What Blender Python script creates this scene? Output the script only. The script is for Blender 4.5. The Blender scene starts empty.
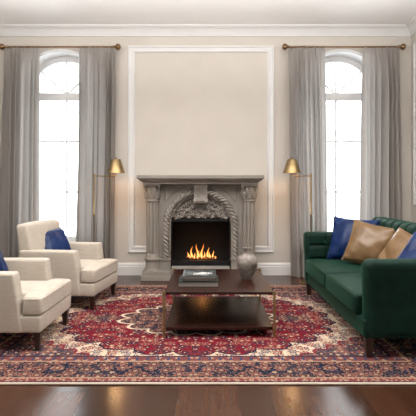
import bpy, bmesh, math, random
from mathutils import Vector, Matrix, noise
PI = math.pi
scene = bpy.context.scene
C = scene.collection
random.seed(7)

# ---------------------------------------------------------------- camera, world, light, exposure
cam_d = bpy.data.cameras.new('camera')
cam = bpy.data.objects.new('camera', cam_d); C.objects.link(cam)
cam.location = (0, 0, 1.2); cam.rotation_euler = (PI/2, 0, 0)
cam_d.sensor_width = 36; cam_d.lens = 36*450/416
cam_d.shift_y = -22/416
cam_d.clip_start = 0.02
scene.camera = cam

world = bpy.data.worlds.new('world'); scene.world = world
world.use_nodes = True
wn = world.node_tree.nodes; wl = world.node_tree.links
bg = wn['Background']
tc = wn.new('ShaderNodeTexCoord'); sep = wn.new('ShaderNodeSeparateXYZ')
wl.new(tc.outputs['Generated'], sep.inputs[0])
mr = wn.new('ShaderNodeMapRange')
mr.inputs['From Min'].default_value = -0.25; mr.inputs['From Max'].default_value = 0.35
wl.new(sep.outputs['Y'], mr.inputs['Value'])
mixw = wn.new('ShaderNodeMix'); mixw.data_type = 'RGBA'
mixw.inputs[6].default_value = (0.155, 0.147, 0.138, 1)     # warm sky behind the camera
mixw.inputs[7].default_value = (0.96, 0.98, 1.0, 1)     # overcast sky outside the windows
wl.new(mr.outputs[0], mixw.inputs[0])
wl.new(mixw.outputs[2], bg.inputs['Color'])
bg.inputs['Strength'].default_value = 7.0

def area(name, loc, rot, sx, sy, power, color, portal=False):
    d = bpy.data.lights.new(name, 'AREA'); d.shape = 'RECTANGLE'
    d.size = sx; d.size_y = sy; d.energy = power; d.color = color
    if portal: d.cycles.is_portal = True
    o = bpy.data.objects.new(name, d); C.objects.link(o)
    o.location = loc; o.rotation_euler = rot
    return o
def point(name, loc, power, color, rad=0.03):
    d = bpy.data.lights.new(name, 'POINT'); d.energy = power; d.color = color
    d.shadow_soft_size = rad
    o = bpy.data.objects.new(name, d); C.objects.link(o); o.location = loc
    return o
XC = -0.094                       # centre line of the room
WINX = (XC-1.895, XC+1.895)
for wx in WINX:
    area('window_portal', (wx, 6.52, 1.69), (-PI/2, 0, 0), 1.10, 2.62, 1, (1, 1, 1), True)
area('rear_portal', (XC, -2.9, 1.66), (PI/2, 0, 0), 5.6, 3.3, 1, (1, 1, 1), True)

area('fill_down', (XC, 2.6, 3.0), (0, 0, 0), 3.2, 2.2, 30, (1, .95, .89))  # added soft fill from overhead, out of view; no fixture hangs here
area('fill_up', (XC, 3.2, 2.66), (PI-.08, 0, 0), 5.2, 1.8, 310, (1, .985, .975))  # added unseen fill aimed upward to brighten ceiling and upper walls
vs = scene.view_settings
vs.view_transform = 'Standard'; vs.look = 'None'; vs.gamma = 1; vs.use_curve_mapping = False
vs.exposure = -0.22

# ---------------------------------------------------------------- object helpers
def tag(o, label=None, cat=None, group=None, kind=None):
    if label: o['label'] = label
    if cat: o['category'] = cat
    if group: o['group'] = group
    if kind: o['kind'] = kind
    return o
def empty(name, loc=(0, 0, 0), rz=0, **kw):
    o = bpy.data.objects.new(name, None); C.objects.link(o)
    o.location = loc; o.rotation_euler = (0, 0, rz); o.empty_display_size = .1
    return tag(o, **kw)
def copy_tree(o, parent=None):
    c = o.copy(); C.objects.link(c)
    if parent: c.parent = parent
    for ch in list(o.children): copy_tree(ch, c)
    return c

class MB:
    def __init__(s): s.bm = bmesh.new()
    def poly(s, vs): return s.bm.faces.new([s.bm.verts.new(v) for v in vs])
    def grid(s, rows, closed_u=False, closed_v=False):
        vv = [[s.bm.verts.new(p) for p in r] for r in rows]
        nu, nv = len(vv), len(vv[0])
        for i in range(nu if closed_u else nu-1):
            for j in range(nv if closed_v else nv-1):
                a, b = vv[i][j], vv[(i+1) % nu][j]
                c, d = vv[(i+1) % nu][(j+1) % nv], vv[i][(j+1) % nv]
                try: s.bm.faces.new([a, b, c, d])
                except ValueError: pass
        return vv
    def cap(s, ring):
        try: s.bm.faces.new(ring)
        except ValueError: pass
    def box(s, x0, x1, y0, y1, z0, z1, b=0):
        r = bmesh.ops.create_cube(s.bm, size=1, matrix=Matrix.Translation(((x0+x1)/2, (y0+y1)/2, (z0+z1)/2)) @ Matrix.Diagonal((abs(x1-x0), abs(y1-y0), abs(z1-z0), 1)))
        if b:
            es = set(e for v in r['verts'] for e in v.link_edges)
            bmesh.ops.bevel(s.bm, geom=list(es), offset=b, segments=2, profile=.7, affect='EDGES')
        return s
    def taper(s, c0, h0, c1, h1):
        """four sided tapered bar from c0 (half sizes h0) to c1 (h1) along z"""
        rows = []
        for c, h in ((c0, h0), (c1, h1)):
            rows.append([Vector((c[0]+sx*h[0], c[1]+sy*h[1], c[2])) for sx, sy in ((-1, -1), (1, -1), (1, 1), (-1, 1))])
        vv = s.grid(rows, closed_v=True)
        s.cap(vv[0]); s.cap(vv[-1]); return s
    def lathe(s, prof, c=(0, 0, 0), n=32, f=None, cap=True):
        rows = []
        for (r, z) in prof:
            row = []
            for k in range(n):
                a = 2*PI*k/n
                rr = f(r, z, a) if f else r
                row.append(Vector((c[0]+rr*math.cos(a), c[1]+rr*math.sin(a), c[2]+z)))
            rows.append(row)
        vv = s.grid(rows, closed_v=True)
        if cap: s.cap(vv[0]); s.cap(vv[-1])
        return s
    def tube(s, pts, r, n=8, closed=False, cap=True):
        pts = [Vector(p) for p in pts]; N = len(pts)
        rr = r if isinstance(r, (list, tuple)) else [r]*N
        rows = []; up = None
        for i, p in enumerate(pts):
            if closed: t = pts[(i+1) % N]-pts[i-1]
            else: t = pts[min(i+1, N-1)]-pts[max(i-1, 0)]
            t.normalize()
            if up is None:
                up = Vector((0, 0, 1)) if abs(t.z) < .9 else Vector((0, 1, 0))
            a = up - t*up.dot(t)
            if a.length < 1e-5: a = Vector((1, 0, 0))-t*t.x
            a.normalize(); b = t.cross(a); up = a
            rows.append([p+rr[i]*(math.cos(2*PI*k/n)*a+math.sin(2*PI*k/n)*b) for k in range(n)])
        vv = s.grid(rows, closed_u=closed, closed_v=True)
        if not closed and cap: s.cap(vv[0]); s.cap(vv[-1])
        return s
    def prism(s, prof, axis, a0, a1):
        """profile in the plane across axis ('x': (y,z), 'y': (x,z)), extruded a0..a1"""
        def P(q, a): return Vector((a, q[0], q[1])) if axis == 'x' else Vector((q[0], a, q[1])) if axis == 'y' else Vector((q[0], q[1], a))
        vv = s.grid([[P(q, a0) for q in prof], [P(q, a1) for q in prof]], closed_v=True)
        s.cap(vv[0]); s.cap(vv[1]); return s
    def ell(s, c, rad, rot=None, u=10, v=7):
        m = Matrix.Translation(c) @ (rot.to_4x4() if rot else Matrix.Identity(4)) @ Matrix.Diagonal((rad[0], rad[1], rad[2], 1))
        bmesh.ops.create_uvsphere(s.bm, u_segments=u, v_segments=v, radius=1, matrix=m); return s
    def rbox(s, lo, hi, r, n=(6, 6, 6), deform=None):
        """box with rounded edges on a fine grid; deform(p) bends it"""
        cache = {}
        ax = []
        for k in range(3):
            L = hi[k]-lo[k]; rr = min(r, L/2-1e-4)
            a = [lo[k]+rr*(1-math.cos(t*PI/8)) for t in range(4)]
            mid = [lo[k]+rr+(L-2*rr)*i/n[k] for i in range(n[k]+1)]
            b = [lo[k]+hi[k]-q for q in reversed(a)]
            ax.append(a+mid+b)
        def V(i, j, k):
            key = (i, j, k)
            if key not in cache:
                p = Vector((ax[0][i], ax[1][j], ax[2][k]))
                q = Vector([min(max(p[m], lo[m]+min(r, (hi[m]-lo[m])/2-1e-4)), hi[m]-min(r, (hi[m]-lo[m])/2-1e-4)) for m in range(3)])
                d = p-q
                if d.length > 1e-9: p = q+d.normalized()*min(r, max(abs(d.x), abs(d.y), abs(d.z)) if False else r)
                if deform: p = deform(p)
                cache[key] = s.bm.verts.new(p)
            return cache[key]
        N = [len(a)-1 for a in ax]
        for d in range(3):
            e, f = [m for m in range(3) if m != d]
            for side in (0, N[d]):
                for i in range(N[e]):
                    for j in range(N[f]):
                        q = []
                        for (u, v) in ((0, 0), (1, 0), (1, 1), (0, 1)):
                            idx = [0, 0, 0]; idx[d] = side; idx[e] = i+u; idx[f] = j+v
                            q.append(V(*idx))
                        try: s.bm.faces.new(q)
                        except ValueError: pass
        return s
    def slices(s, xs, fn, y0, y1):
        """slab between y0 and y1 cut in columns; fn(x) gives the solid z intervals"""
        for a, b in zip(xs, xs[1:]):
            A = fn(a+1e-6); B = fn(b-1e-6)
            for (p, q), (p2, q2) in zip(A, B):
                if q-p < 1e-5 and q2-p2 < 1e-5: continue
                s.prism([(a, p), (b, p2), (b, q2), (a, q)], 'y', y0, y1)
        return s
    def build(s, name, m, parent=None, smooth=True, ang=40, loc=None, rot=None):
        bmesh.ops.recalc_face_normals(s.bm, faces=s.bm.faces)
        me = bpy.data.meshes.new(name); s.bm.to_mesh(me); s.bm.free()
        if smooth:
            me.shade_smooth() if hasattr(me, 'shade_smooth') else None
            me.set_sharp_from_angle(angle=math.radians(ang))
        me.materials.append(m)
        o = bpy.data.objects.new(name, me); C.objects.link(o)
        if parent: o.parent = parent
        if loc: o.location = loc
        if rot: o.rotation_euler = rot
        return o

# ---------------------------------------------------------------- shader helpers
class E:
    """tiny expression builder for math nodes"""
    nt = None
    def __init__(s, v): s.v = v
    @staticmethod
    def op(o, *a, clamp=False):
        n = E.nt.nodes.new('ShaderNodeMath'); n.operation = o; n.use_clamp = clamp
        for i, x in enumerate(a):
            x = x.v if isinstance(x, E) else x
            if isinstance(x, (int, float)): n.inputs[i].default_value = x
            else: E.nt.links.new(x, n.inputs[i])
        return E(n.outputs[0])
    def __add__(s, o): return E.op('ADD', s, o)
    __radd__ = __add__
    def __sub__(s, o): return E.op('SUBTRACT', s, o)
    def __rsub__(s, o): return E.op('SUBTRACT', o, s)
    def __mul__(s, o): return E.op('MULTIPLY', s, o)
    __rmul__ = __mul__
    def __truediv__(s, o): return E.op('DIVIDE', s, o)
    def __lt__(s, o): return E.op('LESS_THAN', s, o)
    def __gt__(s, o): return E.op('GREATER_THAN', s, o)
    def abs(s): return E.op('ABSOLUTE', s)
    def sin(s): return E.op('SINE', s)
    def cos(s): return E.op('COSINE', s)
    def floor(s): return E.op('FLOOR', s)
    def frac(s): return E.op('FRACT', s)
    def pow(s, k): return E.op('POWER', s, k)
    def min(s, o): return E.op('MINIMUM', s, o)
    def max(s, o): return E.op('MAXIMUM', s, o)
def vec(x, y, z=0.0):
    n = E.nt.nodes.new('ShaderNodeCombineXYZ')
    for i, q in enumerate((x, y, z)):
        q = q.v if isinstance(q, E) else q
        if isinstance(q, (int, float)): n.inputs[i].default_value = q
        else: E.nt.links.new(q, n.inputs[i])
    return n.outputs[0]
def comps(sock):
    n = E.nt.nodes.new('ShaderNodeSeparateXYZ'); E.nt.links.new(sock, n.inputs[0])
    return [E(n.outputs[i]) for i in range(3)]
def col(c): return (c[0], c[1], c[2], 1)
def mixc(f, a, b):
    n = E.nt.nodes.new('ShaderNodeMix'); n.data_type = 'RGBA'
    f = f.v if isinstance(f, E) else f
    if isinstance(f, (int, float)): n.inputs[0].default_value = f
    else: E.nt.links.new(f, n.inputs[0])
    for i, q in ((6, a), (7, b)):
        if isinstance(q, tuple): n.inputs[i].default_value = col(q)
        else: E.nt.links.new(q, n.inputs[i])
    return n.outputs[2]
def noise_t(v, scale, detail=3, rough=.5, dist=0):
    n = E.nt.nodes.new('ShaderNodeTexNoise')
    n.inputs['Scale'].default_value = scale; n.inputs['Detail'].default_value = detail
    n.inputs['Roughness'].default_value = rough; n.inputs['Distortion'].default_value = dist
    if v is not None: E.nt.links.new(v, n.inputs['Vector'])
    return n
def white_t(v):
    n = E.nt.nodes.new('ShaderNodeTexWhiteNoise'); n.noise_dimensions = '3D'
    E.nt.links.new(v, n.inputs['Vector']); return n
def objco():
    n = E.nt.nodes.new('ShaderNodeTexCoord'); return n.outputs['Object']
def newmat(name):
    m = bpy.data.materials.new(name); m.use_nodes = True; E.nt = m.node_tree
    return m, m.node_tree.nodes['Principled BSDF']
def lk(a, b): E.nt.links.new(a.v if isinstance(a, E) else a, b)
def bump(h, strength=.3, dist=.01):
    n = E.nt.nodes.new('ShaderNodeBump'); n.inputs['Strength'].default_value = strength
    n.inputs['Distance'].default_value = dist
    lk(h, n.inputs['Height']); return n.outputs[0]
def mottled(name, c1, c2, scale=8, rough=.6, metal=0, bs=.2, bd=.003, bscale=None, sheen=0, coat=0, detail=4, stretch=None, spec=None, sheen_tint=None):
    m, p = newmat(name)
    v = objco()
    if stretch:
        mp = E.nt.nodes.new('ShaderNodeMapping'); mp.inputs['Scale'].default_value = stretch
        lk(v, mp.inputs[0]); v = mp.outputs[0]
    n = noise_t(v, scale, detail)
    rmp = E.nt.nodes.new('ShaderNodeMapRange'); rmp.inputs['From Min'].default_value = .3; rmp.inputs['From Max'].default_value = .7
    lk(n.outputs[0], rmp.inputs[0])
    lk(mixc(E(rmp.outputs[0]), c1, c2), p.inputs['Base Color'])
    p.inputs['Roughness'].default_value = rough; p.inputs['Metallic'].default_value = metal
    if bs:
        n2 = noise_t(v, bscale or scale*3, 3)
        lk(bump(n2.outputs[0], bs, bd), p.inputs['Normal'])
    p.inputs['Sheen Weight'].default_value = sheen
    if sheen_tint: p.inputs['Sheen Tint'].default_value = col(sheen_tint)
    p.inputs['Coat Weight'].default_value = coat; p.inputs['Coat Roughness'].default_value = .15
    if spec is not None: p.inputs['Specular IOR Level'].default_value = spec
    return m

M = {}
M['wall'] = mottled('wall_paint', (.555, .510, .455), (.585, .538, .482), 3, .75, bs=.08, bd=.002, bscale=60, spec=.3)
M['ceiling'] = mottled('ceiling_paint', (.90, .89, .88), (.92, .91, .90), 2, .8, bs=.05, bscale=40, spec=.2)
M['trim'] = mottled('trim_paint', (.66, .65, .635), (.69, .68, .665), 4, .45, bs=.05, bscale=40)
M['window_paint'] = mottled('window_paint', (.80, .80, .80), (.84, .84, .84), 4, .4, bs=.03)
M['stone'] = mottled('carved_stone', (.235, .208, .180), (.285, .253, .221), 6, .62, bs=.2, bd=.003, bscale=45, detail=6)
M['hearth_stone'] = mottled('hearth_stone', (.27, .25, .23), (.33, .31, .28), 9, .5, bs=.2, bscale=40)
M['black_metal'] = mottled('black_metal', (.012, .012, .012), (.02, .02, .02), 12, .45, metal=.6, bs=.05)
M['soot'] = mottled('soot_brick', (.006, .005, .0045), (.011, .008, .007), 9, .8, bs=.3)
M['brass'] = mottled('aged_brass', (.27, .19, .09), (.34, .245, .12), 20, .36, metal=1, bs=.05)
M['bronze'] = mottled('antique_bronze', (.20, .12, .06), (.28, .17, .09), 20, .35, metal=.9, bs=.05)
M['espresso'] = mottled('espresso_wood', (.020, .006, .004), (.034, .011, .007), 5, .27, bs=.05, bscale=30, stretch=(1, 12, 12), spec=.35)
M['leg_wood'] = mottled('dark_leg_wood', (.022, .010, .007), (.035, .016, .010), 6, .35, bs=.05, stretch=(10, 10, 1))
M['velvet'] = mottled('green_velvet', (.002, .012, .008), (.004, .0235, .0155), 16, .60, bs=.25, bd=.004, bscale=14, sheen=.10, sheen_tint=(.2, .8, .5), spec=.15)
M['blue_silk'] = mottled('blue_satin', (.002, .014, .068), (.003, .023, .105), 6, .36, bs=.35, bd=.012, bscale=11, sheen=.04, sheen_tint=(.3, .5, 1), spec=.25)
M['gold_silk'] = mottled('gold_satin', (.155, .088, .038), (.21, .122, .055), 6, .30, bs=.4, bd=.015, bscale=9, spec=.5)
M['pages'] = mottled('book_pages', (.24, .215, .19), (.30, .27, .24), 2, .8, bs=.4, bd=.002, bscale=60, stretch=(.3, .3, 30))
M['cover_dark'] = mottled('dark_book_cover', (.03, .032, .03), (.045, .045, .042), 10, .6, bs=.1, spec=.1)
M['cover_grey'] = mottled('grey_book_cover', (.07, .065, .06), (.10, .095, .085), 10, .6, bs=.1, spec=.1)

def linen():
    m, p = newmat('cream_linen')
    v = objco(); x, y, z = comps(v)
    w = noise_t(vec(x*14, y*14, z*150), 1, 3); w2 = noise_t(vec(x*140, y*140, z*20), 1, 2)
    b = noise_t(v, 5, 2)
    h = E(w.outputs[0])*.7+E(w2.outputs[0])*.3
    f = (h-.3)*1.6+(E(b.outputs[0])-.5)*.4
    lk(mixc(E.op('ADD', f, 0, clamp=True), (.45, .395, .33), (.63, .565, .48)), p.inputs['Base Color'])
    p.inputs['Roughness'].default_value = .85; p.inputs['Sheen Weight'].default_value = .15
    p.inputs['Specular IOR Level'].default_value = .2
    lk(bump(h, .35, .004), p.inputs['Normal'])
    return m
M['linen'] = linen()

def floor_mat():
    m, p = newmat('walnut_planks')
    x, y, z = comps(objco())
    W = .178
    u = x/W; i = u.floor(); fu = u.frac()
    r = E(white_t(vec(i, 3.3, 1.0)).outputs['Value'])
    v = (y+r*5)/1.5; j = v.floor(); fv = v.frac()
    rnd = white_t(vec(i, j, 5.0)); t = E(rnd.outputs['Value'])
    g = noise_t(vec(x*16+t*30, y*1.3+t*9, t*7), 1.6, 6, .6, 1.4)
    fine = noise_t(vec(x*120, y*4, t), 1, 4)
    tone = (t*.55+E(g.outputs[0])*.7-.18)+(E(fine.outputs[0])-.5)*.25
    c = mixc(E.op('ADD', tone, 0, clamp=True), (.015, .006, .0035), (.095, .038, .020))
    gap = (fu < .016).max(fv < .003)
    c = mixc(gap, c, (.006, .003, .002))
    lk(c, p.inputs['Base Color'])
    lk(E(g.outputs[0])*.14+.10+t*.05, p.inputs['Roughness'])
    p.inputs['Specular IOR Level'].default_value = .33
    h = (1-gap)*1.0+E(fine.outputs[0])*.12+t*.15
    lk(bump(h, .35, .003), p.inputs['Normal'])
    return m
M['floor'] = floor_mat()

RHX, RHY = 1.80, 1.345
def rug_mat():
    m, p = newmat('persian_rug_pile')
    x0, y0, _ = comps(objco())
    x = x0.abs(); y = y0.abs()
    jit = noise_t(vec(x0, y0, 0.0), 60, 2)
    jx, jy, _ = comps(jit.outputs['Color'])
    xx = x+(jx-.5)*.010; yy = y+(jy-.5)*.010
    # a wreath of blossoms: returns masks from a cell pattern
    def blossoms(scale, ox, oy, R, petals=6, rnd=.55):
        n = E.nt.nodes.new('ShaderNodeTexVoronoi'); n.voronoi_dimensions = '2D'; n.feature = 'F1'
        n.inputs['Scale'].default_value = 1; n.inputs['Randomness'].default_value = rnd
        P = vec(xx*scale+ox, yy*scale+oy)
        lk(P, n.inputs['Vector'])
        px, py, _ = comps(P); cx, cy, _ = comps(n.outputs['Position'])
        cr, cg, cb = comps(n.outputs['Color'])
        ang = E.op('ARCTAN2', py-cy, px-cx)
        d = E(n.outputs['Distance'])/(1+(ang*petals+cr*6).cos()*.28)
        return d, ang, cr, cg
    def between(v, a, b): return (v > a)*(v < b)
    CR = (.56, .46, .345); RED = (.165, .003, .012); NAVY = (.006, .009, .026); PINK = (.29, .085, .065); TAN = (.34, .23, .15); BLUE = (.03, .045, .095); SKY = (.12, .15, .19)
    d1, a1, r1, g1 = blossoms(10.2, .3, .7, .4)
    d2, a2, r2, g2 = blossoms(20.0, 4.3, 2.7, .4, 5, .8)
    d3, a3, r3, g3 = blossoms(36.0, 9.1, 6.2, .4, 4, .9)
    vn = noise_t(vec(xx, yy, 3.0), 7.5, 2, .5, 1.2)
    vine = (((E(vn.outputs[0])*26).sin()).abs() < .16)
    vn2 = noise_t(vec(xx, yy, 9.0), 12, 1, .5, .8)
    vine2 = (((E(vn2.outputs[0])*22).sin()).abs() < .16)
    def ornament(base, v, big, small, tiny, core, dens=1.0, out=None):
        out = out or v
        c = mixc(vine2*.85*dens, base, v)
        c = mixc((d3 < .26)*(g3 > 1-.45*dens), c, tiny)
        c = mixc(vine*.9, c, v)
        sm = mixc(g2 > .5, small[0], small[1])
        on2 = (r2 > 1-.6*dens)
        c = mixc((d2 < .33)*on2, c, sm)
        c = mixc((d2 < .13)*on2, c, core)
        c = mixc(d1 < .37, c, out)
        bg_ = mixc(g1 > .5, big[0], big[1])
        c = mixc(d1 < .31, c, bg_)
        c = mixc(d1 < .19, c, base)
        c = mixc(d1 < .13, c, small[0])
        c = mixc(d1 < .06, c, core)
        return c
    DR = (.10, .012, .02)
    red = ornament(RED, (.06, .010, .022), (NAVY, PINK), (NAVY, TAN), NAVY, CR, 1.0, (.16, .06, .05))
    cream = ornament(CR, (.34, .20, .13), (BLUE, RED), (DR, BLUE), DR, CR, .8)
    navy = ornament(NAVY, (.26, .15, .10), ((.19, .055, .045), (.09, .016, .02)), (TAN, (.17, .05, .04)), BLUE, TAN, .45)
    corner = ornament((.035, .035, .055), (.30, .15, .11), (PINK, NAVY), (TAN, RED), BLUE, CR, .9)
    # guard stripes
    gu = ((x+y)*1.0)
    sel = ((RHX-x) < (RHY-y)); along = y*sel+x*(1-sel)
    k = (along*14).frac()
    ring = E.op('ABSOLUTE', k-.5)
    e = (RHX-x).min(RHY-y)
    fx, fy = x, y
    ang = E.op('ARCTAN2', fy/.9, fx/1.18)
    rr = (fx/1.19).pow(2)+(fy/.895).pow(2)
    scal = ((ang*11).sin()).abs()*.17
    scal2 = ((ang*33).sin()).abs()*.04
    inred = rr < (.82+scal+scal2)
    edge = between(rr, .82+scal+scal2, .855+scal+scal2)
    med = (fx/.66).pow(2)+(fy/.44).pow(2)
    inmed = med < (.80+((ang*8).sin()).abs()*.3)
    medge = between(med, .80+((ang*8).sin()).abs()*.3, .90+((ang*8).sin()).abs()*.3)
    core = (med*6.5) < (.8+((ang*6).cos()).abs()*.4)
    pend = ((fx-.86).abs()/.16).pow(2)+((fy)/.09).pow(2)
    cq = (1.36-fx)/.60+(.905-fy)/.44
    csc = (((fx-fy)*16).sin()).abs()*.14
    incor = cq < (.92+csc)
    cedge = between(cq, .92+csc, .985+csc)
    f = mixc(incor, cream, corner)
    f = mixc(cedge, f, (.18, .02, .03))
    f = mixc(edge, f, NAVY)
    f = mixc(inred, f, red)
    f = mixc(pend < 1, f, navy)
    f = mixc(medge, f, CR)
    f = mixc(inmed, f, navy)
    f = mixc(core, f, red)
    # borders by distance from the edge
    gflow = mixc(ring < .22, (.28, .05, .05), CR)
    gflow = mixc(ring < .10, gflow, NAVY)
    gl = mixc((g2 > .45)*(d2 < .36), (.15, .045, .045), (.34, .215, .15))
    b = mixc(e > .018, (.50, .42, .34), NAVY)
    b = mixc(e > .030, b, mixc((d3 < .32), (.17, .04, .04), (.34, .22, .16)))
    b = mixc(e > .075, b, TAN)
    b = mixc(e > .088, b, navy)
    b = mixc(e > .335, b, TAN)
    b = mixc(e > .350, b, gl)
    b = mixc(between(e, .362, .415)*(ring < .12), b, BLUE)
    b = mixc(e > .425, b, NAVY)
    c = mixc(e > .440, b, f)
    # wool variation
    wv = noise_t(vec(x0*1.0, y0*1.0, 4.0), 3, 3)
    fine = noise_t(vec(x0*260, y0*260, 0.0), 1, 2)
    hs = E.nt.nodes.new('ShaderNodeHueSaturation')
    lk(c, hs.inputs['Color']); lk(.72+E(wv.outputs[0])*.35+E(fine.outputs[0])*.25, hs.inputs['Value'])
    hs.inputs['Saturation'].default_value = 1.0
    lk(hs.outputs[0], p.inputs['Base Color'])
    p.inputs['Roughness'].default_value = .9
    p.inputs['Specular IOR Level'].default_value = .12
    lk(bump(fine.outputs[0], .5, .003), p.inputs['Normal'])
    return m
M['rug'] = rug_mat()
M['fringe'] = mottled('wool_fringe', (.40, .33, .25), (.55, .46, .36), 60, .9, bs=.4, bscale=120)

def curtain_mat():
    m, p = newmat('grey_curtain_linen')
    nt = m.node_tree; out = nt.nodes['Material Output']
    x, y, z = comps(objco())
    w = noise_t(vec(x*150, y*150, z*12), 1, 2)
    c = mixc(E(w.outputs[0]), (.275, .25, .23), (.335, .305, .284))
    lk(c, p.inputs['Base Color']); p.inputs['Roughness'].default_value = .9; p.inputs['Specular IOR Level'].default_value = .1
    t = nt.nodes.new('ShaderNodeBsdfTranslucent')
    t.inputs['Color'].default_value = (.64, .615, .59, 1)
    mx = nt.nodes.new('ShaderNodeMixShader'); mx.inputs[0].default_value = .30
    lk(p.outputs[0], mx.inputs[1]); lk(t.outputs[0], mx.inputs[2]); lk(mx.outputs[0], out.inputs['Surface'])
    return m
M['curtain'] = curtain_mat()

def glass_mat():
    m, p = newmat('clear_pane')
    nt = m.node_tree; out = nt.nodes['Material Output']; nt.nodes.remove(p)
    t = nt.nodes.new('ShaderNodeBsdfTransparent'); t.inputs[0].default_value = (.97, .98, .98, 1)
    g = nt.nodes.new('ShaderNodeBsdfGlossy'); g.inputs['Roughness'].default_value = .02
    lw = nt.nodes.new('ShaderNodeFresnel'); lw.inputs[0].default_value = 1.45
    mx = nt.nodes.new('ShaderNodeMixShader')
    lk(lw.outputs[0], mx.inputs[0]); lk(t.outputs[0], mx.inputs[1]); lk(g.outputs[0], mx.inputs[2]); lk(mx.outputs[0], out.inputs['Surface'])
    return m
M['glass'] = glass_mat()

def vase_mat():
    m, p = newmat('weathered_ceramic')
    v = objco()
    a = noise_t(v, 14, 6, .6, 1.5); b = noise_t(v, 45, 3, .6, .8)
    f = E.op('MULTIPLY', (E(a.outputs[0])-.38)*2.6, 1, clamp=True)
    c = mixc(f, (.16, .13, .11), (.38, .335, .295))
    crack = ((E(b.outputs[0])-.5).abs() < .02)
    c = mixc(crack*.6, c, (.12, .09, .07))
    lk(c, p.inputs['Base Color']); p.inputs['Roughness'].default_value = .5
    lk(bump(a.outputs[0], .3, .004), p.inputs['Normal'])
    return m
M['vase'] = vase_mat()

def photo_cover():
    m, p = newmat('printed_cover')
    x, y, z = comps(objco())
    n = noise_t(vec(x*9, y*16, 2.0), 1, 4, .6, 1.0)
    f = E(n.outputs[0])
    c = mixc(f > .54, (.025, .03, .03), (.13, .14, .14))
    c = mixc(((x-.03).abs() < .08)*((y+.02).abs() < .06)*(f > .50), c, (.60, .59, .57))
    c = mixc((x < -.125), c, (.15, .17, .19))
    lk(c, p.inputs['Base Color']); p.inputs['Roughness'].default_value = .5; p.inputs['Specular IOR Level'].default_value = .08
    return m
M['photo'] = photo_cover()

def emis(name, c, s):
    m, p = newmat(name)
    p.inputs['Base Color'].default_value = col(c)
    p.inputs['Emission Color'].default_value = col(c); p.inputs['Emission Strength'].default_value = s
    return m
M['bulb'] = emis('warm_bulb', (1, .62, .30), 9)
def flame_mat():
    m, p = newmat('gas_flame')
    nt = m.node_tree; out = nt.nodes['Material Output']; nt.nodes.remove(p)
    x, y, z = comps(objco())
    em = nt.nodes.new('ShaderNodeEmission')
    lw = nt.nodes.new('ShaderNodeLayerWeight'); lw.inputs[0].default_value = .5
    f = E(lw.outputs['Facing'])
    hot = mixc(E.op('MULTIPLY', f*1.3, 1, clamp=True), (1, .55, .16), (1, .16, .02))
    c = mixc(E.op('MULTIPLY', z*6.0, 1, clamp=True), hot, (1, .24, .03))
    lk(c, em.inputs[0]); lk(2.4*(1-f)*(1-f)+.35, em.inputs[1])
    t = nt.nodes.new('ShaderNodeBsdfTransparent')
    mx = nt.nodes.new('ShaderNodeMixShader')
    lk(E.op('MULTIPLY', (1-f)*1.6, 1, clamp=True), mx.inputs[0])
    lk(t.outputs[0], mx.inputs[1]); lk(em.outputs[0], mx.inputs[2]); lk(mx.outputs[0], out.inputs['Surface'])
    return m
M['flame'] = flame_mat()
def ember_mat():
    m, p = newmat('glowing_embers')
    n = noise_t(objco(), 45, 3)
    f = E.op('MULTIPLY', (E(n.outputs[0])-.48)*7, 1, clamp=True)
    p.inputs['Base Color'].default_value = (.05, .03, .02, 1)
    p.inputs['Emission Color'].default_value = (1, .22, .04, 1)
    lk(f*1.2, p.inputs['Emission Strength'])
    return m
M['ember'] = ember_mat()

# ---------------------------------------------------------------- the room
YW = 6.07; XL, XR = -2.93, 2.742; CEIL = 3.33; YB = -3.0
S = dict(kind='structure')
def struct(name, mb, m, parent=None, **k):
    return tag(mb.build(name, m, parent, **k), kind='structure')

struct('floor', MB().box(XL-.15, XR+.15, YB, YW+.1, -.06, 0), M['floor'], smooth=False)
struct('ceiling', MB().box(XL-.15, XR+.15, YB, YW+.42, CEIL, CEIL+.12), M['ceiling'], smooth=False)
struct('wall_left', MB().box(XL-.15, XL, YB, YW+.42, 0, CEIL), M['wall'], smooth=False)
struct('wall_right', MB().box(XR, XR+.15, YB, YW+.42, 0, CEIL), M['wall'], smooth=False)

# rear wall with two arched openings and the chimney opening
WH, WS, WT = .60, .42, 2.42            # half width, sill height, spring of the arch
def wallfn(x):
    for wx in WINX:
        d = x-wx
        if abs(d) < WH:
            return [(0, WS), (WT+math.sqrt(max(0, WH*WH-d*d)), CEIL)]
    if abs(x-XC) < .42: return [(0, .10), (.80, CEIL)]
    return [(0, .5), (.5, CEIL)]
xs = [XL-.15]
for wx in (WINX[0],): xs += [wx-WH*math.cos(PI*i/24) for i in range(25)]
xs += [XC-.42, XC+.42]
xs += [WINX[1]-WH*math.cos(PI*i/24) for i in range(25)]
xs += [XR+.15]
struct('wall_back', MB().slices(xs, wallfn, YW, YW+.42), M['wall'], smooth=False)

# crown moulding, swept round the room as three runs
cp = [(0, 0), (.022, 0), (.026, .018), (.034, .024), (.045, .05), (.075, .082), (.10, .092), (.105, .10), (.135, .102), (.14, .118), (0, .118)]
cz = CEIL-.117
m = MB(); m.prism([(YW-a, cz+b) for a, b in cp], 'x', XL, XR); struct('trim_1', m, M['trim'], ang=25)
m = MB(); m.prism([(XR-a, cz+b) for a, b in cp], 'y', YB, YW); struct('trim_2', m, M['trim'], ang=25)
m = MB(); m.prism([(XL+a, cz+b) for a, b in cp], 'y', YB, YW); struct('trim_3', m, M['trim'], ang=25)
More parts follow.
